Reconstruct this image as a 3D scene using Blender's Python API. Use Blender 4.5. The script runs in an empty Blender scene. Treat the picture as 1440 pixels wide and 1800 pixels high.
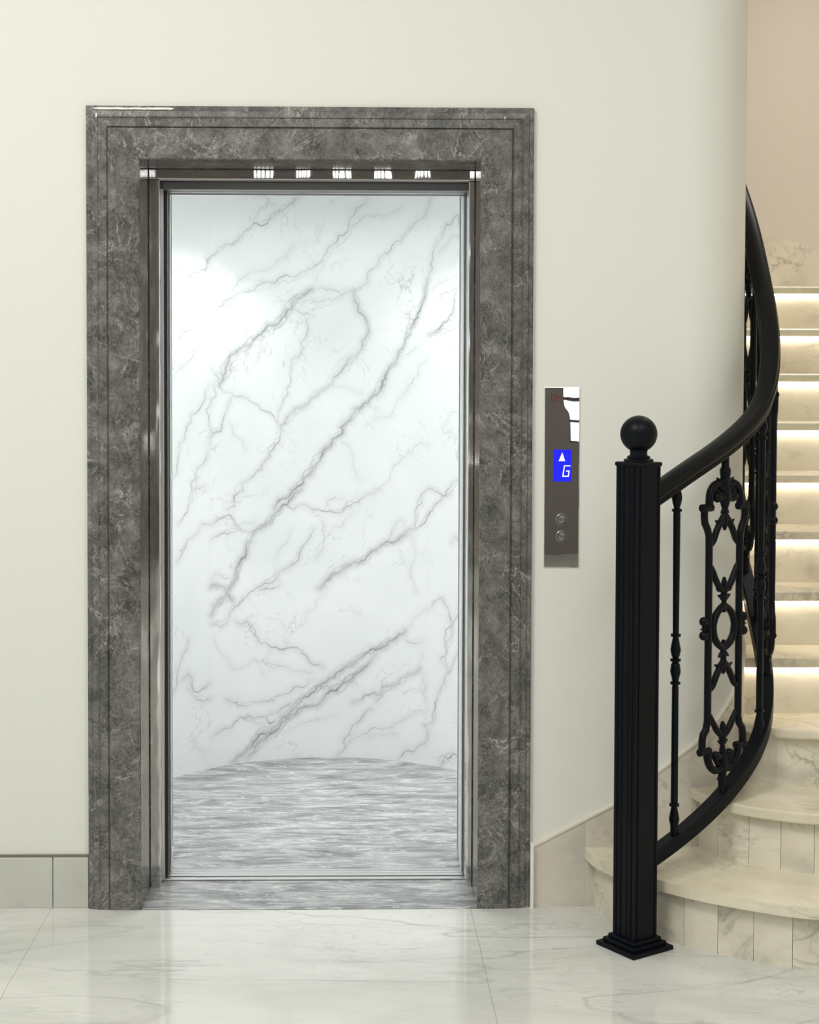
import bpy, bmesh, math, random
import numpy as np
from mathutils import Vector, Matrix, noise
random.seed(7)
C = bpy.context.scene.collection
sc = bpy.context.scene
PI = math.pi

# ---------------------------------------------------------------- camera
F = 2724.0
cam_d = bpy.data.cameras.new('camera'); cam = bpy.data.objects.new('camera', cam_d); C.objects.link(cam)
cam_d.sensor_fit = 'VERTICAL'; cam_d.sensor_height = 24.0; cam_d.sensor_width = 24.0
cam_d.lens = 24.0*F/1800.0
cam_d.shift_x = (720-664.97)/1800.0; cam_d.shift_y = (766.91-900)/1800.0
cam_d.clip_start = .05; cam_d.clip_end = 60
R3 = ((0.99981782, -0.01890965, 0.00259847), (-0.001948, 0.03433637, 0.99940843), (0.01898768, 0.99923142, -0.03429327))
cam.matrix_world = Matrix(((R3[0][0], R3[1][0], -R3[2][0], .1096), (R3[0][1], R3[1][1], -R3[2][1], -4.4), (R3[0][2], R3[1][2], -R3[2][2], 1.51), (0, 0, 0, 1)))
sc.camera = cam

# ---------------------------------------------------------------- world, exposure, lamps
w = bpy.data.worlds.new('world'); sc.world = w; w.use_nodes = True
w.node_tree.nodes['Background'].inputs[0].default_value = (.9, .95, 1, 1)
w.node_tree.nodes['Background'].inputs[1].default_value = .05
vs = sc.view_settings; vs.view_transform = 'Standard'; vs.look = 'None'; vs.gamma = 1; vs.use_curve_mapping = False
vs.exposure = 0.0

def area(name, loc, rot, sx, sy, power, col, shape='RECTANGLE', spread=PI):
    l = bpy.data.lights.new(name, 'AREA'); l.shape = shape; l.size = sx; l.size_y = sy
    l.energy = power; l.color = col; l.spread = spread
    o = bpy.data.objects.new(name, l); C.objects.link(o); o.location = loc; o.rotation_euler = rot
    return o
CAB = 1.30
HALL = (1.0, .98, .955)
area('hall_lamp', (-1.3, -2.6, 4.12), (0, 0, 0), 1.5, 1.5, 108, HALL)
area('hall_lamp', (1.5, -2.9, 4.12), (0, 0, 0), 1.5, 1.5, 40, HALL)
area('hall_lamp', (0.2, -6.2, 4.12), (0, 0, 0), 1.5, 1.5, 70, HALL)
area('stair_lamp', (2.6, 1.5, 4.12), (0, 0, 0), .8, .8, 15, (1, .92, .86), spread=math.radians(110))

# ---------------------------------------------------------------- material helpers
class NT:
    def __init__(s, name):
        s.m = bpy.data.materials.new(name); s.m.use_nodes = True; s.t = s.m.node_tree; s.n = s.t.nodes
        s.b = s.n['Principled BSDF']
    def add(s, t, **k):
        x = s.n.new(t)
        for a, v in k.items(): setattr(x, a, v)
        return x
    def put(s, sock, v):
        if hasattr(v, 'is_output'): s.t.links.new(v, sock)
        elif isinstance(v, (tuple, list)) and len(v) == 3 and sock.type == 'RGBA': sock.default_value = (*v, 1)
        else: sock.default_value = v
    def math(s, op, a, b=0.0, c=None, clamp=False):
        x = s.add('ShaderNodeMath', operation=op, use_clamp=clamp); s.put(x.inputs[0], a); s.put(x.inputs[1], b)
        if c is not None: s.put(x.inputs[2], c)
        return x.outputs[0]
    def vec(s, op, a, b):
        x = s.add('ShaderNodeVectorMath', operation=op); s.put(x.inputs[0], a); s.put(x.inputs[1], b); return x.outputs[0]
    def coord(s, scale=(1, 1, 1), rot=(0, 0, 0), loc=(0, 0, 0)):
        tc = s.add('ShaderNodeTexCoord'); mp = s.add('ShaderNodeMapping')
        s.t.links.new(tc.outputs['Object'], mp.inputs[0]); mp.inputs['Scale'].default_value = scale
        mp.inputs['Rotation'].default_value = rot; mp.inputs['Location'].default_value = loc
        return mp.outputs[0]
    def mapv(s, v, scale=(1, 1, 1), rot=(0, 0, 0), loc=(0, 0, 0)):
        mp = s.add('ShaderNodeMapping'); s.t.links.new(v, mp.inputs[0]); mp.inputs['Scale'].default_value = scale
        mp.inputs['Rotation'].default_value = rot; mp.inputs['Location'].default_value = loc
        return mp.outputs[0]
    def noise(s, v, scale, detail=4, rough=.55, dist=0.0):
        x = s.add('ShaderNodeTexNoise'); s.put(x.inputs['Vector'], v); x.inputs['Scale'].default_value = scale
        x.inputs['Detail'].default_value = detail; x.inputs['Roughness'].default_value = rough; x.inputs['Distortion'].default_value = dist
        return x.outputs[0]
    def ramp(s, f, pts):
        x = s.add('ShaderNodeValToRGB'); s.put(x.inputs[0], f); e = x.color_ramp.elements
        while len(e) < len(pts): e.new(.5)
        for i, (p, c) in enumerate(pts):
            e[i].position = p; e[i].color = (*c, 1) if isinstance(c, tuple) else (c, c, c, 1)
        return x.outputs[0]
    def mix(s, f, a, b, mode='MIX'):
        x = s.add('ShaderNodeMix', data_type='RGBA', blend_type=mode); s.put(x.inputs[0], f); s.put(x.inputs[6], a); s.put(x.inputs[7], b)
        return x.outputs[2]
    def vein(s, v, scale, width, detail=5, dist=0.0, rough=.55):
        n = s.noise(v, scale, detail, rough, dist)
        a = s.math('ABSOLUTE', s.math('SUBTRACT', n, .5))
        return s.math('SUBTRACT', 1.0, s.math('DIVIDE', a, width, clamp=True), clamp=True)
    def bump(s, h, strength=.2, dist=.01):
        x = s.add('ShaderNodeBump'); x.inputs['Strength'].default_value = strength; x.inputs['Distance'].default_value = dist
        s.put(x.inputs['Height'], h); s.t.links.new(x.outputs[0], s.b.inputs['Normal'])
    def done(s, col=None, rough=.5, metal=0.0, spec=None):
        if col is not None: s.put(s.b.inputs['Base Color'], col)
        s.put(s.b.inputs['Roughness'], rough); s.put(s.b.inputs['Metallic'], metal)
        if spec is not None: s.b.inputs['Specular IOR Level'].default_value = spec
        return s.m

def srgb(r, g, b):
    f = lambda c: (c/255/12.92) if c/255 <= .04045 else ((c/255+.055)/1.055)**2.4
    return (f(r), f(g), f(b))

# wall paint
n = NT('cream wall paint'); v = n.coord()
n.bump(n.noise(v, 60, 3), .04, .002)
M_wall = n.done(n.mix(n.math('MULTIPLY', n.noise(v, 1.3, 2), .35), (.795, .81, .755), (.775, .79, .73)), .62, spec=.3)
n = NT('pink beige stair wall paint'); v = n.coord()
M_beige = n.done(n.mix(n.noise(v, 1.1, 2), (.74, .69, .61), (.71, .66, .58)), .7, spec=.2)
n = NT('brown beige plaster'); v = n.coord()
M_back = n.done(n.mix(n.noise(v, .8, 3), (.225, .205, .195), (.18, .165, .16)), .7)
M_ceil = NT('matt white ceiling').done((.78, .77, .73), .8)
M_caulk = NT('white filler').done((.86, .86, .82), .6)
M_grout = NT('grey grout').done((.36, .35, .31), .8)
n = NT('black gap')
M_black = n.done((.006, .006, .007), .6)

# dark grey emperador style marble
def dark_marble(name, rough):
    n = NT(name); v = n.coord()
    base = n.ramp(n.noise(v, 13, 10, .74, .3), [(.30, srgb(50, 50, 49)), (.44, srgb(76, 76, 74)), (.56, srgb(104, 104, 101)), (.74, srgb(146, 145, 141))])
    f1 = n.vein(n.mapv(v, (1, 1, .75), (.3, .5, .4)), 11, .012, 7, 1.2, .62)
    f2 = n.vein(n.mapv(v, (1, 1, .8), (1.3, .2, 2.0)), 30, .030, 6, 1.8, .65)
    f3 = n.vein(n.mapv(v, (.7, 1, 1.2), (.1, 1.1, .7)), 4.2, .005, 6, .8, .6)
    f4 = n.vein(n.mapv(v, (1, 1, .6), (.2, .7, 1.0), (3, 5, 1)), 55, .045, 4, 1.5, .6)
    gate = n.ramp(n.noise(v, 6, 5), [(.40, .12), (.60, 1.0)])
    gate2 = n.ramp(n.noise(n.mapv(v, loc=(3, 1, 2)), 8, 5), [(.42, 0.0), (.62, 1.0)])
    c = n.mix(n.math('MULTIPLY', f4, .30), base, srgb(150, 150, 145))
    c = n.mix(n.math('MULTIPLY', f2, n.math('MULTIPLY', gate, .42)), c, srgb(172, 171, 165))
    c = n.mix(n.math('MULTIPLY', f1, n.math('MULTIPLY', gate2, .75)), c, srgb(200, 199, 192))
    c = n.mix(n.math('MULTIPLY', f3, n.math('MULTIPLY', gate, .55)), c, srgb(198, 194, 180))
    return n.done(c, rough, spec=.4)
M_dark = dark_marble('dark grey veined marble', .3)
M_dark_pol = dark_marble('dark grey veined marble, polished reveal', .025)

# mid grey streaky marble: lift floor and threshold
n = NT('grey streaked floor marble'); v = n.coord((1, 1, 1))
vv = n.mapv(v, (.42, 1.6, 1), (0, 0, .08))
a = n.noise(vv, 10, 10, .72, .9); b = n.noise(n.mapv(v, (.22, 1.2, 1), (0, 0, -.05)), 26, 6, .6, .6)
c = n.ramp(a, [(.34, srgb(90, 91, 91)), (.46, srgb(126, 127, 127)), (.57, srgb(158, 159, 158)), (.70, srgb(196, 197, 195))])
vn = n.vein(n.mapv(v, (.25, 1.25, 1), (0, 0, .1)), 13, .022, 7, .9, .62)
c = n.mix(n.math('MULTIPLY', vn, .5), c, srgb(228, 230, 229))
vd = n.vein(n.mapv(v, (.2, 1.3, 1), (0, 0, -.08), (4, 2, 0)), 17, .02, 6, .8, .6)
c = n.mix(n.math('MULTIPLY', vd, .4), c, srgb(88, 92, 92))
c = n.mix(n.ramp(b, [(.55, 0.0), (.75, .35)]), c, srgb(215, 217, 216))
M_grey = n.done(c, .22, spec=.45)

# pale floor marble, big polished slabs with thin joints
n = NT('pale polished floor marble'); v = n.coord()
base = n.ramp(n.noise(n.mapv(v, (.5, 1.6, 1), (0, 0, -.35)), 2.2, 6, .6, .6), [(.3, srgb(194, 197, 190)), (.5, srgb(210, 212, 206)), (.7, srgb(220, 221, 216))])
v1 = n.vein(n.mapv(v, (.45, 1.5, 1), (0, 0, .42)), 1.7, .012, 6, .5, .5)
v2 = n.vein(n.mapv(v, (.5, 1.7, 1), (0, 0, .5), (3, 1, 0)), 3.4, .014, 6, .5, .55)
v3 = n.vein(n.mapv(v, (.5, 1.9, 1), (0, 0, .2), (7, 4, 0)), 9, .02, 5, .7, .6)
g = n.ramp(n.noise(v, 2.1, 2), [(.40, 0.0), (.6, 1.0)])
c = n.mix(n.math('MULTIPLY', v1, n.math('ADD', n.math('MULTIPLY', g, .35), .18)), base, srgb(150, 152, 146))
c = n.mix(n.math('MULTIPLY', v2, n.math('MULTIPLY', g, .30)), c, srgb(150, 153, 148))
c = n.mix(n.math('MULTIPLY', v3, n.math('MULTIPLY', g, .22)), c, srgb(128, 130, 120))
sx = n.add('ShaderNodeSeparateXYZ'); n.t.links.new(n.coord(), sx.inputs[0])
def joint(o, off, period, wd):
    f = n.math('FRACT', n.math('DIVIDE', n.math('SUBTRACT', o, off), period))
    d = n.math('MULTIPLY', n.math('ABSOLUTE', n.math('SUBTRACT', f, .5)), period)
    return n.math('GREATER_THAN', d, period/2-wd)
wob = n.math('MULTIPLY', n.math('SUBTRACT', n.noise(n.coord(), 9, 2), .5), .006)
jx = joint(n.math('ADD', sx.outputs[0], wob), -.742, 1.205, .0011); jy = joint(sx.outputs[1], -.126, 2.4, .0009)
c = n.mix(n.math('MULTIPLY', n.math('MAXIMUM', jx, jy), .45), c, srgb(120, 118, 106))
pit = n.ramp(n.noise(n.mapv(v, (.5, 2.2, 1), (0, 0, .3)), 38, 2), [(.70, 0.0), (.76, .55)])
c = n.mix(n.math('MULTIPLY', pit, g), c, srgb(112, 112, 98))
M_floor = n.done(c, .07, spec=.55)

# cream stair / skirting marble ("off" attribute shifts the pattern from tile to tile)
def stair_marble(name, c0, c1, c2, vs_=1.0, rough=.25):
    n = NT(name); v = n.coord()
    at = n.add('ShaderNodeAttribute', attribute_name='off'); v = n.vec('ADD', v, at.outputs['Vector'])
    base = n.ramp(n.noise(v, 4.0, 4, .55, .4), [(.30, c0), (.5, c1), (.72, c2)])
    f1 = n.vein(n.mapv(v, (1, 1, 1.6), (.4, .5, .2)), 3.2*vs_, .018, 6, .7, .55)
    f2 = n.vein(n.mapv(v, (1, 1, 1.6), (.9, .2, .7), (2, 3, 1)), 7*vs_, .016, 6, .7, .6)
    g = n.ramp(n.noise(n.mapv(v, loc=(5, 2, 2)), 3.4, 2), [(.42, 0.0), (.62, 1.0)])
    c = n.mix(n.math('MULTIPLY', f1, n.math('MULTIPLY', g, .55)), base, srgb(140, 136, 126))
    c = n.mix(n.math('MULTIPLY', f2, n.math('MULTIPLY', g, .40)), c, srgb(150, 144, 132))
    cl = n.ramp(n.noise(n.mapv(v, (1, 1, 1.8), (.5, .6, 0), (1, 7, 3)), 5, 3), [(.58, 0.0), (.74, .5)])
    c = n.mix(cl, c, srgb(172, 172, 168))
    return n.done(c, rough, spec=.45)
M_tread = stair_marble('cream tread marble', srgb(212, 204, 180), srgb(228, 221, 198), srgb(237, 231, 212))
M_riser = stair_marble('cream riser marble', srgb(212, 206, 188), srgb(229, 223, 205), srgb(236, 231, 216), .8)
M_skirt = stair_marble('greyish skirting marble', srgb(198, 192, 180), srgb(216, 209, 196), srgb(225, 220, 208), 1.1)
M_skirtL = NT('x')
n = NT('plain grey skirting marble'); v = n.coord()
M_skirtL = n.done(n.mix(n.math('MULTIPLY', n.vein(v, 2.4, .02, 5, .8), .25), n.ramp(n.noise(v, 2.5, 4), [(.3, srgb(190, 192, 184)), (.7, srgb(208, 210, 202))]), srgb(165, 168, 162)), .3)

# white laminate with grey veins; "vein" attribute: traced veins of the lift lining
n = NT('white veined lift lining'); v = n.coord()
at = n.add('ShaderNodeAttribute', attribute_name='vein')
at2 = n.add('ShaderNodeAttribute', attribute_name='cloud')
base = n.ramp(n.noise(v, 2.2, 4), [(.35, (.80, .825, .82)), (.65, (.87, .885, .875))])
c = n.mix(n.math('MULTIPLY', at2.outputs['Fac'], n.math('MULTIPLY', n.noise(v, 14, 5), .75)), base, srgb(160, 161, 162))
brk = n.ramp(n.noise(v, 34, 3), [(.3, .55), (.6, 1.0)])
c = n.mix(n.math('MULTIPLY', n.math('MULTIPLY', at.outputs['Fac'], brk), .88), c, srgb(102, 101, 100))
f = n.vein(n.mapv(v, (1, 1, .8), (0, .7, 0)), 5, .008, 7, .8, .6)
gg = n.ramp(n.noise(n.mapv(v, loc=(2, 2, 2)), 4, 2), [(.46, 0.0), (.62, .42)])
c = n.mix(n.math('MULTIPLY', f, gg), c, srgb(135, 135, 135))
M_lining = n.done(c, .3, spec=.35)

# metals
n = NT('polished steel'); v = n.coord()
n.bump(n.noise(n.mapv(v, (1, 1, .45)), 6, 2), .03, .02)
M_mirror = n.done((.64, .62, .61), .012, 1.0)
n = NT('polished steel door frame'); v = n.coord()
n.bump(n.noise(n.mapv(v, (1, 1, .5)), 7, 2), .22, .02)
M_steel = n.done((.68, .66, .64), .08, 1.0)
M_brushed = NT('brushed light steel').done((.72, .72, .72), .28, 1.0)
M_header = NT('dark grey metal').done(srgb(120, 122, 124), .4, .3)
M_track = NT('dark track rubber').done((.03, .032, .035), .5)
n = NT('black satin metal'); v = n.coord()
n.bump(n.noise(v, 140, 2), .05, .002)
M_iron = n.done((.0022, .0036, .0065), .40, spec=.16)
n = NT('black painted handrail'); v = n.coord()
M_rail = n.done((.0045, .0052, .006), .38, spec=.18)
def emis(name, col, strength):
    n = NT(name); n.b.inputs['Base Color'].default_value = (.02, .02, .02, 1)
    n.b.inputs['Emission Color'].default_value = (*col, 1); n.b.inputs['Emission Strength'].default_value = strength
    return n.done(None, .5)
M_blue = emis('lit blue display', srgb(16, 24, 250), 1.0)
M_glyph = emis('lit white display symbols', (.85, .9, 1), 1.2)
M_led = emis('warm light strip', (1, .87, .69), 15)
M_lamp = emis('lamp diffuser', (.93, 1, 1), 2)
M_spot = emis('white downlight', (.95, 1, 1), 8)
M_day = emis('daylit window pane', (.92, .97, 1), 3.5)
M_glint = emis('sunlit low window pane', (1, .98, .95), 12)  # glow of the made-up low panes, bright enough for lintel glints
for _m in (M_blue, M_glyph): _m.node_tree.nodes['Principled BSDF'].inputs['Specular IOR Level'].default_value = .08
M_button = NT('satin button metal').done((.34, .33, .32), .22, 1.0)
M_red = NT('red print').done(srgb(120, 28, 24), .4)

# ---------------------------------------------------------------- mesh helpers
def obj(name, bm, mat, parent=None, smooth=None, bevel=None):
    me = bpy.data.meshes.new(name)
    bmesh.ops.recalc_face_normals(bm, faces=bm.faces)
    bm.to_mesh(me); bm.free()
    o = bpy.data.objects.new(name, me); C.objects.link(o)
    for m in (mat if isinstance(mat, (list, tuple)) else [mat]): me.materials.append(m)
    if parent is not None: o.parent = parent; o.matrix_parent_inverse = parent.matrix_world.inverted() if False else Matrix.Translation(-parent.location)
    if smooth is not None:
        for p in me.polygons: p.use_smooth = True
        if smooth < 3: me.set_sharp_from_angle(angle=smooth)
    if bevel:
        b = o.modifiers.new('bevel', 'BEVEL'); b.width = bevel[0]; b.segments = bevel[1]; b.limit_method = 'ANGLE'; b.angle_limit = math.radians(40)
    return o
def empty(name, loc, label=None, cat=None, group=None):
    o = bpy.data.objects.new(name, None); C.objects.link(o); o.location = loc; o.empty_display_size = .1
    if label: tag(o, label, cat, group)
    return o
def tag(o, label, cat, group=None):
    o['label'] = label; o['category'] = cat
    if group: o['group'] = group
    return o
def struct(o): o['kind'] = 'structure'; return o
def box(bm, x0, x1, y0, y1, z0, z1, M=None, mi=0):
    vs = [bm.verts.new(p) for p in ((x0, y0, z0), (x1, y0, z0), (x1, y1, z0), (x0, y1, z0), (x0, y0, z1), (x1, y0, z1), (x1, y1, z1), (x0, y1, z1))]
    if M is not None:
        for q in vs: q.co = M @ q.co
    for f in ((0, 3, 2, 1), (4, 5, 6, 7), (0, 1, 5, 4), (1, 2, 6, 5), (2, 3, 7, 6), (3, 0, 4, 7)):
        bm.faces.new([vs[i] for i in f]).material_index = mi
    return vs
def prism(bm, pts, z0, z1, mi=0):
    """footprint polygon extruded from z0 to z1 (z may be a list per point)"""
    a = z0 if isinstance(z0, (list, tuple)) else [z0]*len(pts); b = z1 if isinstance(z1, (list, tuple)) else [z1]*len(pts)
    lo = [bm.verts.new((p[0], p[1], z)) for p, z in zip(pts, a)]; hi = [bm.verts.new((p[0], p[1], z)) for p, z in zip(pts, b)]
    k = len(pts)
    bm.faces.new(lo[::-1]).material_index = mi; bm.faces.new(hi).material_index = mi
    for i in range(k): bm.faces.new((lo[i], lo[(i+1) % k], hi[(i+1) % k], hi[i])).material_index = mi
def lathe(bm, prof, seg=24, M=None):
    rings = []
    for r, z in prof:
        ring = []
        for i in range(seg):
            a = 2*PI*i/seg; p = Vector((r*math.cos(a), r*math.sin(a), z))
            ring.append(bm.verts.new(M @ p if M is not None else p))
        rings.append(ring)
    for a, b in zip(rings, rings[1:]):
        for i in range(seg): bm.faces.new((a[i], a[(i+1) % seg], b[(i+1) % seg], b[i]))
    bm.faces.new(rings[0][::-1]); bm.faces.new(rings[-1])
def catmull(P, sub=6):
    P = [Vector(p) for p in P]; out = []
    for i in range(len(P)-1):
        p0 = P[i-1] if i else P[0]*2-P[1]; p1, p2 = P[i], P[i+1]; p3 = P[i+2] if i+2 < len(P) else P[-1]*2-P[-2]
        for k in range(sub):
            t = k/sub
            out.append(.5*((2*p1)+(p2-p0)*t+(2*p0-5*p1+4*p2-p3)*t*t+(3*p1-p0-3*p2+p3)*t**3))
    out.append(P[-1].copy()); return out
def tube(bm, P, R, seg=8, flat=1.0, up=Vector((0, 1, 0))):
    """round bar along P (radius per point); flat scales the bar's thickness along up"""
    k = len(P); rings = []
    for i in range(k):
        t = (P[min(i+1, k-1)]-P[max(i-1, 0)]).normalized()
        s = t.cross(up)
        if s.length < 1e-4: s = t.cross(Vector((1, 0, 0)))
        s.normalize(); u = s.cross(t).normalized()
        rings.append([bm.verts.new(P[i]+(s*math.cos(2*PI*j/seg)+u*math.sin(2*PI*j/seg)*flat)*R[i]) for j in range(seg)])
    for a, b in zip(rings, rings[1:]):
        for j in range(seg): bm.faces.new((a[j], a[(j+1) % seg], b[(j+1) % seg], b[j]))
    bm.faces.new(rings[0][::-1]); bm.faces.new(rings[-1])
def ball(bm, c, r, sx=1, sy=1, sz=1, seg=12):
    M = Matrix.Translation(c) @ Matrix.Diagonal((sx*r, sy*r, sz*r, 1))
    bmesh.ops.create_uvsphere(bm, u_segments=seg, v_segments=max(6, seg*2//3), radius=1, matrix=M)
def sweep(bm, P, prof):
    """profile (side, up) carried along the path P with up staying close to vertical"""
    k = len(P); rings = []
    for i in range(k):
        t = (P[min(i+1, k-1)]-P[max(i-1, 0)]).normalized(); s = t.cross(Vector((0, 0, 1))).normalized(); u = s.cross(t).normalized()
        rings.append([bm.verts.new(P[i]+s*a+u*b) for a, b in prof])
    m = len(prof)
    for a, b in zip(rings, rings[1:]):
        for j in range(m): bm.faces.new((a[j], a[(j+1) % m], b[(j+1) % m], b[j]))
    bm.faces.new(rings[0][::-1]); bm.faces.new(rings[-1])
def offsets(o, seed):
    """per-tile (per loose island) pattern shift stored as attribute 'off'"""
    me = o.data; rnd = random.Random(seed)
    par = list(range(len(me.vertices)))
    def find(i):
        while par[i] != i: par[i] = par[par[i]]; i = par[i]
        return i
    for e in me.edges:
        a, b = find(e.vertices[0]), find(e.vertices[1])
        if a != b: par[a] = b
    at = me.attributes.new('off', 'FLOAT_VECTOR', 'POINT'); d = {}
    for i in range(len(me.vertices)):
        r = find(i)
        if r not in d: d[r] = (rnd.uniform(-9, 9), rnd.uniform(-9, 9), rnd.uniform(-9, 9))
        at.data[i].vector = d[r]
    return o

# ================================================================ SETTING
CEIL = 4.2; XL, XR, YB = -4.0, 3.3, -9.2
RW, XC, YW = .22, 1.072, .03          # rounded end of the lift shaft wall
def arc(r, n_=14, a0=-90, a1=0):
    return [(XC+r*math.cos(math.radians(a0+(a1-a0)*i/n_)), YW+RW+r*math.sin(math.radians(a0+(a1-a0)*i/n_))) for i in range(n_+1)]
bm = bmesh.new(); box(bm, XL-.1, XR+.1, YB-.1, 3.3, -.1, 0); struct(obj('floor', bm, M_floor))
bm = bmesh.new(); box(bm, XL-.1, XR+.1, YB-.1, 3.3, CEIL, CEIL+.1); struct(obj('ceiling', bm, M_ceil))
bm = bmesh.new(); box(bm, XL-.1, XL, YB, 3.2, 0, CEIL); struct(obj('wall_left', bm, M_wall))
bm = bmesh.new(); box(bm, XR, XR+.1, YB, 3.2, 0, CEIL); struct(obj('wall_right', bm, M_beige))
bm = bmesh.new()
box(bm, XL, -.501, YW, .20, 0, CEIL)
box(bm, -.501, .501, YW, .20, 2.159, CEIL)
prism(bm, [(.501, YW)] + [(XC, YW)] + arc(RW)[1:] + [(XC+RW, 2.3), (XC+RW-.1, 2.3), (XC+RW-.1, .45), (.9, .20), (.501, .20)], 0, CEIL)
o = obj('wall_front', bm, M_wall, smooth=.6); struct(o)
# wall at the head of the stair, set at an angle
bm = bmesh.new(); prism(bm, [(1.26, 1.86), (XR, 3.02), (XR, 3.12), (1.26, 1.96)], 0, CEIL); struct(obj('wall_far', bm, M_beige))
# wall behind the camera with windows, plus added low panes that glow for reflections
WIN_GLINT = [(2.03, 3.1, .98, 1.60), (1.06, 1.42, 1.52, 3.05), (-1.86, -1.44, 1.0, 1.30)]
for k in range(5): WIN_GLINT.append((-.74+k*.35, -.74+k*.35+.17, .845, .925))  # added unseen glowing panes, placed to make glints in the polished lintel
bm = bmesh.new()
xs = sorted({XL, XR} | {a for q in WIN_GLINT for a in q[:2]}); zs = sorted({0, CEIL} | {a for q in WIN_GLINT for a in q[2:]})
for i in range(len(xs)-1):
    for j in range(len(zs)-1):
        cx, cz = (xs[i]+xs[i+1])/2, (zs[j]+zs[j+1])/2
        if not any(a < cx < b and c_ < cz < d for a, b, c_, d in WIN_GLINT): box(bm, xs[i], xs[i+1], YB-.1, YB, zs[j], zs[j+1])
bmesh.ops.remove_doubles(bm, verts=bm.verts, dist=1e-5)
struct(obj('wall_back', bm, M_back))
for k, (a, b, c_, d) in enumerate(WIN_GLINT):
    bm = bmesh.new(); box(bm, a, b, YB-.09, YB-.08, c_, d); wo = struct(obj('window_%d' % (k+1), bm, M_day if k < 3 else M_glint))
    bm = bmesh.new(); t = .03 if k < 3 else .012; nb = 5 if k == 0 else 2 if k < 3 else 5
    for i in range(nb+1):
        x = a+(b-a)*i/nb; box(bm, max(a, x-t/2), min(b, x+t/2), YB-.08, YB-.03, c_, d)
    for i in range(4 if k < 3 else 2):
        z = c_+(d-c_)*i/(3 if k < 3 else 1); box(bm, a, b, YB-.075, YB-.035, max(c_, z-t/2), min(d, z+t/2))
    obj('window_bars', bm, M_iron, wo)

# skirting, left of the lift
bm = bmesh.new(); x = -.738
box(bm, -.736, -.636, YW-.010, YW, 0, .146)
while x > XL:
    box(bm, max(x-.60, XL), x-.0015, YW-.010, YW, 0, .146); x -= .6015
o = struct(obj('baseboard_left', bm, M_skirtL, bevel=(.0012, 1)))
bm = bmesh.new(); box(bm, XL, -.636, YW-.0065, YW, .1465, .1535)
obj('grout_line', bm, NT('dark dusty joint').done(srgb(122, 120, 108), .8), o)

# skirting to the right of the lift: rises along the stair and rounds the wall end
pth = [(.640+i*(XC-.640)/16, YW) for i in range(17)] + arc(RW, 12)[1:] + [(XC+RW, YW+RW+.15*i) for i in range(1, 12)]
def run(p):
    s = [0]
    for a, b in zip(p, p[1:]): s.append(s[-1]+math.dist(a, b))
    return s
S = run(pth)
def top(s):
    kn = [(0, .178), (.157, .259), (.248, .306), (.363, .393), (.50, .50), (.62, .62), (2.3, 2.05)]
    for (a, b), (c_, d) in zip(kn, kn[1:]):
        if s <= c_: return b+(d-b)*(s-a)/(c_-a)
    return kn[-1][1]
def skirt_piece(bm, s0, s1, th, lo, hi, extra=0):
    idx = [s0]+[s for s in S if s0+.003 < s < s1-.003]+[s1]
    def at(s, o):
        i = max(k for k in range(len(S)) if S[k] <= s+1e-9); i = min(i, len(S)-2)
        t = (s-S[i])/(S[i+1]-S[i]); a, b = Vector(pth[i]), Vector(pth[i+1]); p = a.lerp(b, t)
        d = (b-a).normalized()
        if XC < p.x and p.y < YW+RW: nrm = (p-Vector((XC, YW+RW))).normalized()
        else: nrm = Vector((d.y, -d.x))
        return p+nrm*o
    F_ = [at(s, th) for s in idx]; B_ = [at(s, 0) for s in idx]
    cols = []
    for s, f, b in zip(idx, F_, B_):
        l, h = lo(s), hi(s)
        cols.append([bm.verts.new((*f, l)), bm.verts.new((*f, h)), bm.verts.new((*b, h)), bm.verts.new((*b, l))])
    for a, b in zip(cols, cols[1:]):
        for i in range(4): bm.faces.new((a[i], a[(i+1) % 4], b[(i+1) % 4], b[i]))
    bm.faces.new(cols[0]); bm.faces.new(cols[-1][::-1])
bm = bmesh.new()
cuts = [0.004, .157, .459, .90, 1.5, 2.2]
for a, b in zip(cuts, cuts[1:]): skirt_piece(bm, a+.0012, b-.0012, .012, lambda s: 0, lambda s: top(s)-.008)
o = struct(offsets(obj('baseboard_right', bm, M_skirt, smooth=.5), 3))
bm = bmesh.new(); skirt_piece(bm, .004, 2.2, .0105, lambda s: 0, lambda s: top(s)-.009)
obj('joint_filler', bm, M_caulk, o, smooth=.5)
bm = bmesh.new(); skirt_piece(bm, .004, 2.2, .015, lambda s: top(s)-.0078, lambda s: top(s)-.001)
obj('top_bead', bm, NT('cream skirting edge').done(srgb(226, 222, 206), .35), o, smooth=.5)
bm = bmesh.new(); box(bm, .6345, .643, -.001, YW-.0005, 0, .186)
obj('filler_line', bm, M_caulk, o)

# skirting on the far stair wall
bm = bmesh.new(); ax = Vector((1.26, 1.86)); dr = Vector((XR-1.26, 3.02-1.86)).normalized(); nr = Vector((dr.y, -dr.x))
def fp(s, o_): p = ax+dr*s+nr*o_; return (p.x, p.y)
for a, b in ((.0, .52), (.522, 1.09), (1.092, 1.6), (1.602, 2.3)):
    prism(bm, [fp(a, 0), fp(a, .014), fp(b, .014), fp(b, 0)], 1.893, [2.185-.07*a, 2.185-.07*a, 2.185-.07*b, 2.185-.07*b])
struct(offsets(obj('baseboard_far', bm, M_riser), 5))

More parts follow.
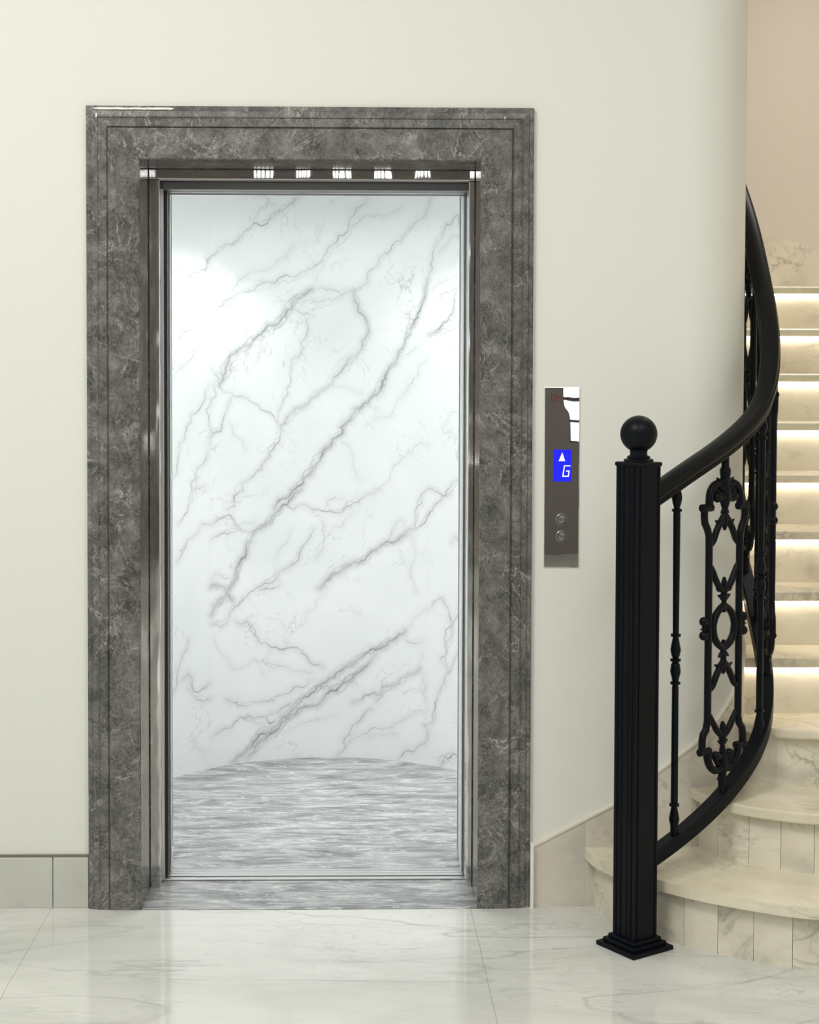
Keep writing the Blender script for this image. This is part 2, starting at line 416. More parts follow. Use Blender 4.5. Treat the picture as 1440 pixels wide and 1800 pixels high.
# ================================================================ MARBLE SURROUND OF THE LIFT DOOR
W2, TH = .6342, 2.2909
TI = .1525
YI = .195                                     # depth of the reveal
prof = [(0, YW), (0, .016), (.004, .013), (.014, .013), (.016, .008), (.030, .006), (.034, .002), (.036, .005), (.058, .004), (.060, .001),
        (.0615, .006), (.0635, .006), (.065, .0), (TI-.003, .0), (TI, .003), (TI, YI+.06), (TI-.017, YI+.06), (TI-.017, YW)]
KR = 14                                        # the reveal face
assert prof[KR] == (TI, .003), prof[KR]
sur = empty('marble_surround', (0, .1, 0), 'dark grey veined marble surround with stepped moulding framing the lift doorway', 'door surround')
def jamb(sgn):
    bm = bmesh.new(); lo = [bm.verts.new((sgn*(W2-t), y, 0)) for t, y in prof]; hi = [bm.verts.new((sgn*(W2-t), y, TH-t)) for t, y in prof]
    k = len(prof)
    for i in range(k): bm.faces.new((lo[i], lo[(i+1) % k], hi[(i+1) % k], hi[i])).material_index = int(i == KR)
    bm.faces.new(lo); bm.faces.new(hi[::-1]); return bm
obj('jamb', jamb(-1), [M_dark, M_dark_pol], sur); obj('jamb', jamb(1), [M_dark, M_dark_pol], sur)
bm = bmesh.new(); k = len(prof)
a = [bm.verts.new((-(W2-t), y, TH-t)) for t, y in prof]; b = [bm.verts.new((W2-t, y, TH-t)) for t, y in prof]
for i in range(k): bm.faces.new((a[i], a[(i+1) % k], b[(i+1) % k], b[i])).material_index = int(i == KR)
bm.faces.new(a); bm.faces.new(b[::-1])
obj('head', bm, [M_dark, M_dark_pol], sur)
# smears of filler left on the head of the surround
bm = bmesh.new(); r = random.Random(2)
xs = [-.615+i*.01 for i in range(24)]
lo = []; hi = []
for i, x in enumerate(xs):
    h = .0022+.0012*r.random(); z = TH-.009+.0008*r.random()
    e = .2 if i in (0, len(xs)-1) else 1
    lo.append(bm.verts.new((x, .0105, z-h*e))); hi.append(bm.verts.new((x, .0105, z+h*e)))
bk = [bm.verts.new((v.co.x, .0135, v.co.z)) for v in lo], [bm.verts.new((v.co.x, .0135, v.co.z)) for v in hi]
for i in range(len(xs)-1):
    bm.faces.new((lo[i], lo[i+1], hi[i+1], hi[i])); bm.faces.new((lo[i], bk[0][i], bk[0][i+1], lo[i+1])); bm.faces.new((hi[i], hi[i+1], bk[1][i+1], bk[1][i]))
o = obj('filler_smear', bm, M_caulk, sur); o['label'] = 'long white filler smear'
for x, z, h, dx in ((-.6035, TH-.026, .020, -.001), (.549, TH-.028, .018, .0005)):
    bm = bmesh.new(); vs_ = [bm.verts.new(p) for p in ((x-.0015, .003, z-h/2), (x+.002, .003, z-h/2+.002), (x+.0025+dx, .009, z+h/2), (x-.001+dx, .009, z+h/2-.001),
                                     (x-.0015, .012, z-h/2), (x+.002, .012, z-h/2+.002), (x+.0025+dx, .015, z+h/2), (x-.001+dx, .015, z+h/2-.001))]
    for f in ((0, 1, 2, 3), (0, 4, 5, 1), (1, 5, 6, 2), (2, 6, 7, 3), (3, 7, 4, 0), (4, 7, 6, 5)): bm.faces.new([vs_[i] for i in f])
    o = obj('filler_smear', bm, M_caulk, sur); o['label'] = 'short upright white filler smear'

# ================================================================ STEEL DOOR FRAME, HEADER, SILL
XI = W2-TI-.0004
fr = empty('steel_lining', (0, .2, 0), 'mirror polished steel frame lining the inside of the dark marble surround', 'door frame')
def post(sgn, xin, xout):
    bm = bmesh.new(); a, b = sorted((sgn*xin, sgn*xout)); box(bm, a, b, YI, YI+.045, 0, 2.1075); return bm
obj('post', post(-1, .449, XI), M_steel, fr, bevel=(.0025, 2)); obj('post', post(1, .463, XI), M_steel, fr, bevel=(.0025, 2))
bm = bmesh.new(); box(bm, -XI, XI, YI, YI+.05, 2.108, TH-TI-.0004); obj('lintel', bm, M_mirror, fr, bevel=(.002, 2))
bm = bmesh.new(); box(bm, -.449, .463, YI+.002, YI+.008, 2.1045, 2.1078)
obj('edge_strip', bm, M_brushed, fr)

dk = empty('sliding_header', (0, .3, 0), 'dark grey sliding door header and side tracks inside the steel frame of the lift', 'door header')
bm = bmesh.new(); box(bm, -.4495, .4665, .256, .33, 2.086, 2.1095); obj('header', bm, M_header, dk, bevel=(.0015, 1))
bm = bmesh.new(); box(bm, -.4405, .4655, .334, .344, 2.079, 2.085); obj('header_edge', bm, M_brushed, dk)
for q in ((-.47, -.4375, .285, .32, .006, 2.085), (.4625, .475, .285, .32, .006, 2.085), (-.449, .465, .262, .30, 2.11, 2.15)):
    bm = bmesh.new(); box(bm, *q); obj('track', bm, M_track, dk)
for x0, x1, y0, y1 in ((-.4515, -.4447, .243, .262), (-.443, -.4352, .335, .352), (.4622, .468, .243, .262), (.460, .4622, .335, .352)):
    bm = bmesh.new(); box(bm, x0, x1, y0, y1, .0065, 2.0855); obj('side_rail', bm, M_brushed, dk, bevel=(.0006, 1))

bm = bmesh.new(); box(bm, -XI, XI, 0.0, .254, 0.0, .0015)
tag(obj('marble_threshold', bm, M_grey), 'grey streaked marble threshold slab lying between the jambs of the lift doorway', 'threshold')
sl = empty('sill_track', (0, .3, 0), 'grooved steel sill track across the bottom of the lift doorway', 'door sill')
bm = bmesh.new(); box(bm, -.4485, .4625, .254, .360, 0, .0015); obj('track_bed', bm, M_track, sl)
for y0, y1 in ((.258, .278), (.292, .312), (.316, .336), (.341, .354)):
    bm = bmesh.new(); box(bm, -.4485, .4625, y0, y1, .0008, .006); obj('rail', bm, M_brushed, sl, bevel=(.001, 1))

# ================================================================ LIFT CABIN
CX, CY, CR = .03, 1.105, .69
cab = empty('elevator_cabin', (CX, CY, 0), 'round lift cabin lined with white grey-veined panels, standing open and brightly lit', 'elevator')
rs = np.random.RandomState(5)
VEINS=[
'm .6 -113,2259 -202,2190 -239,2163 -294,2139 -331,2111 -379,2065 -428,2050 -479,2008 -511,1985 -519,1951 -555,1936 -624,1899 -661,1867',
'n .6 -294,2247 -248,2241 -220,2216',
'n .4 -252,2236 -248,2210 -303,2156 -331,2111',
'm .6 152,2255 108,2203 81,2142 72,2111 19,2063 -25,2001 -69,1966 -139,1930 -220,1906 -303,1874 -399,1845 -490,1794',
'm .5 426,2238 396,2167 347,2135 300,2093 253,2051 207,2009 162,1957 117,1887 99,1878',
'n .4 299,2206 234,2174 170,2171 117,2150 81,2120',
'n .5 99,1878 55,1861 2,1843 -42,1830 -86,1843 -148,1824',
'w .8 -69,1882 -104,1860 -148,1829 -171,1789 -202,1745 -275,1700 -331,1656 -389,1624 -419,1585 -439,1533 -459,1499',
'n .5 -69,1882 -7,1878 28,1879 73,1870 99,1878',
'm .5 -501,1567 -459,1499 -429,1473 -380,1455 -332,1447 -275,1403 -211,1358 -193,1323',
'm .9 -184,1332 -197,1288 -238,1218 -275,1166 -332,1123 -390,1064 -429,1014',
'm .5 -77,1772 -86,1711 -113,1623 -148,1561 -157,1499 -184,1429 -202,1358',
'n .5 -148,1816 -113,1790 -60,1777',
'w .5 99,1878 117,1817 144,1764 153,1738 135,1667 91,1614 47,1553 3,1504',
'w .45 3,1504 -59,1455 -112,1411 -175,1349 -193,1323',
'n .4 3,1504 73,1491 136,1460',
'w .95 411,1916 398,1847 349,1744 320,1692 282,1623 245,1570 217,1518 172,1456 136,1420 91,1367 56,1314 12,1270 -24,1234 -59,1172 -103,1128 -139,1084 -184,1050 -220,1006',
'n .5 349,1814 329,1745 311,1675 278,1614 236,1553 227,1500 181,1447',
'n .4 412,1691 349,1640 287,1614',
'n .4 412,1605 369,1553 330,1500 273,1430 246,1377 181,1368',
'm .7 -399,1455 -429,1395 -480,1318 -507,1267',
'm .6 -480,1499 -496,1430 -507,1361 -491,1301',
'm .5 -507,1267 -534,1199 -567,1141 -614,1058',
'n .4 -429,1360 -389,1299 -341,1246',
'n .4 -148,2052 -202,1998 -257,1953 -331,1933 -389,1888 -439,1817 -350,1820',
'n .3 47,1314 83,1252 101,1164 137,1120',
'n .4 413,1266 312,1220 265,1184 246,1122 173,1059',
'n .35 -25,2001 -51,1931 -69,1882',
'n .3 -34,2115 -95,2062',
'm .6 -700,1649 -637,1701 -601,1735',
'n .4 -713,1931 -661,1959 -636,1919 -661,1834 -661,1767 -636,1717',
'n .5 -578,1702 -544,1729',
'n .5 -688,1524 -625,1583 -572,1634 -637,1625',
'm .6 -506,1499 -556,1405 -613,1346 -656,1280 -669,1221 -689,1155',
'n .4 -626,1025 -590,1091 -520,1113',
'm .6 586,2104 556,2156 501,2126 479,2085 448,2044 428,1976 411,1916',
'n .4 586,2087 523,2074 480,2033 438,2010',
'n .4 411,1864 459,1897 535,1903 587,1934',
'm .5 587,1900 513,1861 449,1829',
'w .6 412,1700 470,1725 513,1758 536,1800 547,1860',
'n .4 594,1731 525,1715 460,1703 412,1691',
'n .3 492,1699 537,1621 572,1527',
'm .6 598,1169 551,1133 495,1070 421,1101 381,1065 361,1011',
'n .25 584,1408 516,1381 483,1320 550,1304',
'w .9 -112,1085 -148,1050 -184,1024 -229,981 -257,947 -303,922 -332,880 -351,819 -380,768 -400,717 -420,684 -471,644 -497,604',
'm .6 -184,1024 -148,1006 -103,1023 -59,1001 -14,996 57,996 101,1032 164,1069 210,1087',
'n .4 56,1050 -6,1041 -23,996',
'm .8 -545,961 -523,960 -470,974 -429,989 -390,970 -360,933',
'm .5 -497,898 -440,920 -370,930 -313,923',
'n .4 -390,961 -332,958 -294,966',
'n .4 -148,926 -175,865 -211,804',
'm .7 -59,925 -103,855 -148,784 -202,742 -266,709 -332,669 -390,629 -410,587 -497,569',
'm .5 -202,742 -202,697 -238,690 -303,702',
'n .5 -23,969 -23,907 -50,810',
'n .3 92,988 30,934 -23,881',
'm .5 -497,742 -450,756 -400,743',
'w .7 -497,716 -440,711 -420,675 -400,656',
'w .6 -440,668 -481,619',
'm .7 -390,576 -341,564 -303,508 -238,460 -183,444 -147,451 -103,427 -67,382 -22,368',
'n .4 -238,460 -247,398 -202,378 -147,357 -58,346',
'n .35 -247,389 -266,408 -400,384 -450,451 -481,524',
'n .4 416,631 373,592 315,526',
'w 1. 315,526 267,488 211,449 138,415 84,373 22,328 -31,292 -76,257 -129,214 -183,172 -229,130 -285,108 -313,67 -351,36 -400,11',
'w .9 193,426 138,366 85,319 31,274 -22,238 -85,212 -147,179 -201,128 -257,88 -303,48 -332,24',
'm .7 102,347 31,301 -31,283 -67,239',
'm .5 -58,319 -129,294 -192,262 -238,242 -303,239 -371,232 -430,265',
'm .6 -102,235 -174,216 -211,191 -257,177 -341,185',
'm .9 -257,177 -238,149 -211,156',
'm .5 -257,150 -313,173 -361,187 -430,151 -492,129',
'n .5 305,490 344,480 393,493',
'w .45 384,382 315,341 258,301 212,262 157,259 103,230',
'm .9 184,270 198,235',
'm .7 175,207 121,151 85,96 67,50 32,0',
'n .5 418,228 335,183 268,150 175,126 112,87 76,60',
'n .4 278,111 194,105 121,88',
'w .6 352,934 304,905 266,877 219,867 165,829 119,793 66,774 21,747 -5,720 -41,685',
'm .9 391,1075 361,1013 352,951 362,930',
'm .7 528,1081 463,1044 415,989 391,953 352,929',
'm .5 313,958 266,930 247,885',
'n .4 342,916 338,740 363,680',
'n .3 -23,658 -58,605 -94,552',
'n .4 394,445 399,349 410,235',
'n .3 -183,109 -111,142 -40,162 31,171',
'm .5 -545,961 -591,913 -651,867 -677,827',
'm .5 -590,1083 -614,1017 -670,970',
'm .6 -615,522 -652,459 -678,404 -698,331',
'm .8 -652,366 -615,394 -592,331 -558,308 -508,336',
'm .7 -616,334 -575,294 -503,275',
'n .4 -592,133 -536,54',
'm .6 599,931 529,892',
'm .6 416,613 476,671 508,639 531,581 498,508 477,436 510,387',
'm .5 577,689 542,582 520,510 498,438 510,379',
'm .6 602,537 555,445 499,360 467,286 446,187 415,104 375,72 326,49 288,10',
'm .9 468,6 500,46 545,67 587,39']

segs = []                                   # x0,z0,x1,z1,strength,width,cloud
def wiggle(P, it, amp):
    for _ in range(it):
        Q = [P[0]]
        for a, b in zip(P, P[1:]):
            m = (a+b)/2; d = b-a; L = np.hypot(*d); nrm = np.array([-d[1], d[0]])/max(L, 1e-6)
            Q += [m+nrm*rs.randn()*L*amp, b]
        P = Q
    return P
for line in VEINS:
    k_, st, *pp = line.split(); st = min(1, float(st)*1.35+.08)
    P = [np.array([float(a)/1000 for a in q.split(',')]) for q in pp]
    wd = {'n': .0011, 'm': .0018, 'w': .0028}[k_]
    for copy_ in range({'n': 1, 'm': 2, 'w': 3}[k_]):
        off = 0 if copy_ == 0 else rs.choice([-1, 1])*rs.uniform(.004, .014)
        Q = [p+np.array([off, -off*.5])*min(1, min(i, len(P)-1-i)*.8) for i, p in enumerate(P)]
        Q = wiggle(Q, 3, .12)
        s_ = st*(1 if copy_ == 0 else .5); ph = rs.rand()*6
        Lc = 0
        for i, (a, b) in enumerate(zip(Q, Q[1:])):
            Lc += np.hypot(*(b-a)); md = .62+.38*math.sin(Lc*30+ph)*math.sin(Lc*11+2*ph)
            md *= min(1, .35+min(i, len(Q)-2-i)*.12)
            segs.append((*a, *b, s_*md, wd*(.8+.5*rs.rand())*(1 if copy_ == 0 else .7), (st if k_ == 'w' else st*.45) if copy_ == 0 else 0))
def vein_field(U, Z):
    V = np.zeros((len(Z), len(U)), np.float32); K = np.zeros_like(V)
    for x0, z0, x1, z1, st, wd, cl in segs:
        def dist(rad):
            i0, i1 = np.searchsorted(U, (min(x0, x1)-rad, max(x0, x1)+rad)); j0, j1 = np.searchsorted(Z, (min(z0, z1)-rad, max(z0, z1)+rad))
            if i0 == i1 or j0 == j1: return None
            u, z = np.meshgrid(U[i0:i1], Z[j0:j1]); dx, dz = x1-x0, z1-z0; L2 = dx*dx+dz*dz+1e-12
            t = np.clip(((u-x0)*dx+(z-z0)*dz)/L2, 0, 1); return (slice(j0, j1), slice(i0, i1)), np.hypot(u-x0-t*dx, z-z0-t*dz)
        q = dist(wd*3.5)
        if q: V[q[0]] = np.maximum(V[q[0]], st*np.exp(-(q[1]/wd)**2*.8))
        if cl:
            q = dist(.045)
            if q: K[q[0]] = np.maximum(K[q[0]], cl*np.exp(-(q[1]/.018)**2))
    return V, K
def grid(u0, u1, step, fine=None):
    if fine is None: return np.linspace(u0, u1, max(2, int((u1-u0)/step)))
    a, b = fine
    parts = []
    if u0 < a: parts.append(np.linspace(u0, a, max(2, int((a-u0)/.02)), endpoint=False))
    parts.append(np.linspace(a, b, int((b-a)/step), endpoint=(b >= u1)))
    if b < u1: parts.append(np.linspace(b, u1, max(2, int((u1-b)/.02))))
    return np.concatenate(parts)
ZC = 2.33
def panel(name, U):
    Z = grid(0.0, ZC, .0028); V, K = vein_field(U, Z)
    nu, nz = len(U), len(Z); A = U/CR
    X = CX+CR*np.sin(A); Y = CY+CR*np.cos(A)
    co = np.empty((nz, nu, 3), np.float32); co[..., 0] = X; co[..., 1] = Y; co[..., 2] = Z[:, None]
    idx = np.arange(nz*nu).reshape(nz, nu)
    q = np.stack([idx[:-1, :-1], idx[1:, :-1], idx[1:, 1:], idx[:-1, 1:]], -1).reshape(-1, 4)
    me = bpy.data.meshes.new(name); me.vertices.add(nz*nu); me.vertices.foreach_set('co', co.ravel())
    me.loops.add(q.size); me.loops.foreach_set('vertex_index', q.ravel().astype(np.int32))
    me.polygons.add(len(q)); me.polygons.foreach_set('loop_start', np.arange(0, q.size, 4, dtype=np.int32))
    me.update(calc_edges=True)
    me.polygons.foreach_set('use_smooth', np.ones(len(q), bool))
    for nm, arr in (('vein', V), ('cloud', K)):
        at = me.attributes.new(nm, 'FLOAT', 'POINT'); at.data.foreach_set('value', arr.ravel())
    me.materials.append(M_lining); me.validate()
    o = bpy.data.objects.new(name, me); C.objects.link(o); o.parent = cab; o.matrix_parent_inverse = Matrix.Translation(-cab.location)
    return o
UL, UR = -.505, .415
panel('wall_panel', grid(UL+.0006, UR-.0006, .0028))
panel('wall_panel', grid(-1.62, UL-.0006, .003, (-.76, UL-.0006)))
panel('wall_panel', grid(UR+.0006, 1.70, .003, (UR+.0006, .66)))
bm = bmesh.new()
for u in (UL, UR):
    a_ = u/CR; M = Matrix.Translation((CX+CR*math.sin(a_), CY+CR*math.cos(a_), 0)) @ Matrix.Rotation(-a_, 4, 'Z')
    box(bm, -.002, .002, .0005, .004, 0, ZC, M)
obj('joint_strip', bm, NT('pale joint').done(srgb(226, 230, 230), .4), cab)
# outer shell behind the lining, and the two cheeks of the entrance
bm = bmesh.new(); A0, A1 = -134.8, 141.0; N_ = 64
def ring(rad): return [(CX+rad*math.sin(math.radians(A0+(A1-A0)*i/N_)), CY+rad*math.cos(math.radians(A0+(A1-A0)*i/N_))) for i in range(N_+1)]
ri, ro = ring(CR+.006), ring(CR+.03)
prism(bm, ri+ro[::-1], 0.0, ZC+.02); obj('shell', bm, M_header, cab)
M_cheek = NT('white metal').done((.82, .84, .84), .35)
bm = bmesh.new(); prism(bm, [(-.4345, .354), (-.4625, .612), (-.475, .612), (-.446, .354)], .0, ZC); obj('entrance_cheek', bm, M_cheek, cab)
bm = bmesh.new(); prism(bm, [(.4587, .354), (.466, .565), (.478, .565), (.472, .354)], .0, ZC); obj('entrance_cheek', bm, M_cheek, cab)
disc = [(CX+(CR-.001)*math.sin(math.radians(A0+(A1-A0)*i/N_)), CY+(CR-.001)*math.cos(math.radians(A0+(A1-A0)*i/N_))) for i in range(N_+1)]
disc = disc+[(.4585, .362), (-.4355, .362)]
bm = bmesh.new(); prism(bm, disc, -.0, .003); obj('cabin_floor', bm, M_grey, cab)
bm = bmesh.new(); prism(bm, disc, ZC, ZC+.02); cc = obj('cabin_ceiling', bm, M_cheek, cab)
for i, (x, y, e) in enumerate(((-.48, .84, 2.7), (.49, .97, 2.9), (-.30, 1.36, 1.6), (.34, 1.34, 1.6))):
    bm = bmesh.new(); lathe(bm, [(.036, ZC-.004), (.040, ZC)], 24, Matrix.Translation((x, y, 0)))
    o = obj('downlight', bm, M_spot, cc); o.parent = cc; o.matrix_parent_inverse = Matrix.Translation(-cab.location) @ Matrix.Identity(4)
    o.matrix_parent_inverse = Matrix.Identity(4)
    l = area('cabin_downlight', (x, y, ZC-.007), (0, 0, 0), .07, .07, CAB*e, (.965, .99, 1.0), 'DISK', math.radians(84))
l = area('cabin_ceiling_lamp', (CX, CY+.1, ZC-.012), (0, 0, 0), .45, .45, CAB*2.2, (.965, .99, 1.0), 'DISK', math.radians(150))
bm = bmesh.new(); lathe(bm, [(.23, ZC-.008), (.235, ZC)], 40, Matrix.Translation((CX, CY+.1, 0))); o = obj('lamp_panel', bm, M_lamp, cc)
o.matrix_parent_inverse = Matrix.Identity(4)

# ================================================================ CALL PANEL
cp = empty('call_panel', (.7205, YW, 1.24), 'tall mirror steel call panel with lit blue display on the cream wall', 'call panel')
bm = bmesh.new(); box(bm, .6705, .7705, YW-.004, YW, .983, 1.500); obj('plate', bm, M_mirror, cp, bevel=(.0012, 2))
bm = bmesh.new(); box(bm, .6955, .7475, YW-.0046, YW-.004, 1.229, 1.321); dsp = obj('display', bm, M_blue, cp); dsp['label'] = 'lit blue floor display'
def onp(bm, quad, y=YW-.0052):
    a = [bm.verts.new((x, y, z)) for x, z in quad]; b = [bm.verts.new((x, YW-.0046, z)) for x, z in quad]; k = len(quad)
    bm.faces.new(a); bm.faces.new(b[::-1])
    for i in range(k): bm.faces.new((a[i], a[(i+1) % k], b[(i+1) % k], b[i]))
bm = bmesh.new(); onp(bm, [(.711, 1.288), (.730, 1.288), (.7215, 1.313)])
o = obj('arrow_symbol', bm, M_glyph, dsp); o.matrix_parent_inverse = Matrix.Identity(4)
bm = bmesh.new(); gx, gz, gw, gh, t, sh = .7215, 1.243, .019, .033, .0032, .15
def gb(x0, z0, x1, z1): onp(bm, [(gx+x0+sh*z0, gz+z0), (gx+x1+sh*z0, gz+z0), (gx+x1+sh*z1, gz+z1), (gx+x0+sh*z1, gz+z1)])
gb(0, 0, t, gh); gb(t, gh-t, gw, gh); gb(t, 0, gw, t); gb(gw-t, t, gw, gh*.5+t/2); gb(gw*.45, gh*.5-t/2, gw-t, gh*.5+t/2)
o = obj('digit', bm, M_glyph, dsp); o.matrix_parent_inverse = Matrix.Identity(4)
for z, lb in ((1.121, 'upper round button with studded face'), (1.072, 'lower round key switch')):
    bm = bmesh.new(); M = Matrix.Translation((.7205, YW-.004, z)) @ Matrix.Rotation(PI/2, 4, 'X')
    lathe(bm, [(.0165, 0), (.0165, .002), (.0145, .0035), (.0132, .0012), (.0125, .0012), (.0118, .0030), (.004, .0034), (.0035, .0045)], 28, M)
    for i in range(8 if z > 1.1 else 0):
        a_ = i*PI/4; ball(bm, (.7205+.009*math.cos(a_), YW-.006, z+.009*math.sin(a_)), .0012, seg=6)
    b_ = obj('button', bm, M_button, cp, smooth=.25)
    if z < 1.1: b_['label'] = lb
# red maker's mark at the top of the plate: two brackets and a short line of tiny letters
bm = bmesh.new(); yy = YW-.0044
def stroke(pts, r_): tube(bm, [Vector((x, yy, z)) for x, z in pts], [r_*1.5]*len(pts), 5)
for cx_, sg in ((.6925, -1), (.7015, 1)):
    stroke([(cx_+sg*.0025*math.cos(a_), 1.470+.0125*math.sin(a_)) for a_ in np.linspace(-1.25, 1.25, 9)], .0008)
stroke([(.697, 1.464), (.697, 1.476)], .0008)
r = random.Random(4); x = .7065
while x < .750:
    h = r.uniform(.003, .0055); stroke([(x, 1.468), (x+.0006, 1.468+h)], .0006)
    if r.random() < .7: stroke([(x, 1.468+h*.5), (x+.003, 1.468+h*r.random())], .0005)
    x += .0046
obj('printed_mark', bm, M_red, cp)

# ================================================================ STAIRCASE
RISE = .172
def Yn(k): return -.62+.205*k
def wy(x):
    if x <= XC: return YW
    if x >= XC+RW: return YW+RW
    return YW+RW-math.sqrt(RW*RW-(x-XC)**2)
def poly_in(P, d):
    """shift a nosing line inwards (away from the camera side)"""
    out = []
    for i in range(len(P)):
        t = (P[min(i+1, len(P)-1)]-P[max(i-1, 0)]).normalized(); out.append(P[i]+Vector((-t.y, t.x))*d)
    return out
XRs = 3.298
stair = empty('staircase', (2.0, .3, 0), 'curved cream marble staircase with warm light strips under its upper treads', 'staircase')
nose1 = [(.793, .028), (.797, -.02), (.812, -.085), (.848, -.155), (.895, -.218), (.945, -.272), (1.042, -.362), (1.198, -.462), (1.313, -.507), (1.6, -.575), (2.2, -.62), (XRs, -.63)]
nose2 = [(1.096, wy(1.096)-.002), (1.102, .0), (1.118, -.05), (1.145, -.10), (1.202, -.168), (1.315, -.236), (1.40, -.262), (1.7, -.30), (2.3, -.32), (XRs, -.325)]
nose3 = [(1.262, wy(1.262)-.001), (1.29, .075), (1.335, .03), (1.40, .006), (1.5, -.004), (1.8, -.007), (XRs, -.007)]
def c2(P): return [Vector((p.x, p.y)) for p in catmull([(a, b, 0) for a, b in P], 5)]
N1, N2, N3 = c2(nose1), c2(nose2), c2(nose3)
XT = XC+RW+.001
def wallpts(xa, xb=XT):
    q = [x for x in [XC-.1+i*.02 for i in range(20)] if xb < x < xa]
    return [(x, wy(x)-.001) for x in sorted(q, reverse=True)]
def tread(nose, back, k):
    z1 = RISE*k; bm = bmesh.new(); prism(bm, [(p[0], p[1]) for p in nose]+back, z1-.03, z1)
    o = obj('tread', bm, M_tread, stair, bevel=(.009, 3)); offsets(o, 20+k); return o
def riser_tiles(nose, k, width, inset=.028):
    z0, z1 = RISE*(k-1), RISE*k-.0305
    P = poly_in([Vector((p[0], p[1])) for p in nose], inset); B_ = poly_in([Vector((p[0], p[1])) for p in nose], inset+.018)
    S_ = run([tuple(p) for p in P]); bm = bmesh.new()
    s = .0
    def at(Q, s):
        i = max(j for j in range(len(S_)) if S_[j] <= s+1e-9); i = min(i, len(S_)-2); t = (s-S_[i])/(S_[i+1]-S_[i]); return Q[i].lerp(Q[i+1], t)
    rr = random.Random(k)
    # keep clear of the wall
    s = .002
    while s < S_[-1]-.01:
        e = min(s+width*rr.uniform(.9, 1.1), S_[-1]); ks = np.linspace(s+.0006, e-.0006, max(3, int((e-s)/.02)))
        prism(bm, [tuple(at(P, q)) for q in ks]+[tuple(at(B_, q)) for q in ks[::-1]], z0, z1)
        s = e
    back = poly_in([Vector((p[0], p[1])) for p in nose], inset+.03)
    prism(bm, [tuple(p) for p in poly_in([Vector((p[0], p[1])) for p in nose], inset+.006)]+[tuple(p) for p in back[::-1]], z0, z1, 1)
    return offsets(obj('riser', bm, [M_riser, M_grout], stair), 40+k)
N1b = [p for p in N1]; 
tread([tuple(p) for p in N1], [(XRs, -.25), (1.45, -.20), (1.25, -.10), (1.17, .02)]+[(x, wy(x)-.001) for x in (1.17, 1.14, 1.11, 1.08, 1.06)]+[(XC, YW-.001), (.9, YW-.001)], 1)
tread([tuple(p) for p in N2], [(XRs, .06), (1.45, .08), (1.33, .11), (1.27, .16)]+[(x, wy(x)-.001) for x in (1.268, 1.25, 1.23, 1.21, 1.18, 1.15, 1.12)], 2)
riser_tiles([tuple(p) for p in N1], 1, .098); riser_tiles([tuple(p) for p in N2], 2, .098)
tread([tuple(p) for p in N3], [(XRs, Yn(4)+.05), (XT, Yn(4)+.05), (XT-.001, YW+RW-.04), (1.283, .19)], 3)
riser_tiles([tuple(p) for p in N3], 3, 2.2)
for k in range(4, 12):
    y = Yn(k); z1 = RISE*k; bm = bmesh.new()
    if k < 11: box(bm, XT, XRs, y, Yn(k+1)+.05, z1-.03, z1)
    else: prism(bm, [(XT, y), (XRs, y), (XRs, 3.0), (XT, 1.86)], z1-.03, z1)
    o = obj('tread', bm, M_tread, stair, bevel=(.009, 3)); offsets(o, 20+k)
    bm = bmesh.new(); box(bm, XT, 2.30, y+.03, y+.05, z1-RISE, z1-.0305); box(bm, 2.302, XRs, y+.03, y+.05, z1-RISE, z1-.0305)
    o = obj('riser', bm, M_riser, stair); offsets(o, 60+k)
    bm = bmesh.new(); box(bm, XT+.01, XRs-.01, y+.014, y+.022, z1-.0345, z1-.0302)
    l_ = obj('light_strip', bm, M_led, stair)

# ================================================================ RAILING
rl = empty('stair_railing', (.879, -.305, 0), 'black wrought iron stair railing with a ball topped newel post and scrolled panels', 'stair railing')
def sub(o, par):
    o.parent = par; o.matrix_parent_inverse = Matrix.Identity(4); return o
NX, NY, NA = .879, -.305, math.radians(33)
MN = Matrix.Translation((NX, NY, 0)) @ Matrix.Rotation(NA, 4, 'Z')
h = .041
ribs = [(0, 0), (.10, 0), (.13, -.004), (.19, -.004), (.22, 0), (.30, 0), (.33, -.004), (.39, -.004), (.42, -.001)]
flat = [(0, 0), (.07, 0), (.09, -.003), (.13, -.003), (.15, 0)]
loop = []
for q in range(4):
    side = ribs if q % 2 else flat
    side = side+[(1-a_, b_) for a_, b_ in side[::-1]]
    R_ = Matrix.Rotation(q*PI/2, 4, 'Z')
    for a_, b_ in side[:-1]: p = R_ @ Vector((-h+2*h*a_, -h-b_, 0)); loop.append((p.x, p.y))
bm = bmesh.new(); prism(bm, loop, .030, 1.292)
for v in bm.verts: v.co = MN @ v.co
nw = obj('newel_post', bm, M_iron, rl)
bm = bmesh.new()
for s_, z0, z1 in ((.073, 0, .012), (.060, .012, .023), (.050, .023, .034)): box(bm, -s_, s_, -s_, s_, z0, z1, MN)
sub(obj('base_plate', bm, M_iron, rl, bevel=(.002, 2)), nw)
bm = bmesh.new(); box(bm, -.045, .045, -.045, .045, 1.2915, 1.3035, MN)
sub(obj('cap_plate', bm, M_iron, rl, bevel=(.004, 3)), nw)
bm = bmesh.new(); pr = [(.039, 1.3035), (.0395, 1.308), (.037, 1.311), (.030, 1.312), (.031, 1.316), (.029, 1.319), (.0235, 1.3205), (.0225, 1.326), (.0235, 1.332)]
pr += [(.049*math.cos(a_), 1.377+.049*math.sin(a_)) for a_ in np.linspace(-1.06, 1.5, 18)] + [(.0008, 1.4262)]
lathe(bm, pr, 40, Matrix.Translation((NX, NY, 0)))
sub(obj('ball_finial', bm, M_iron, rl, smooth=.8), nw)

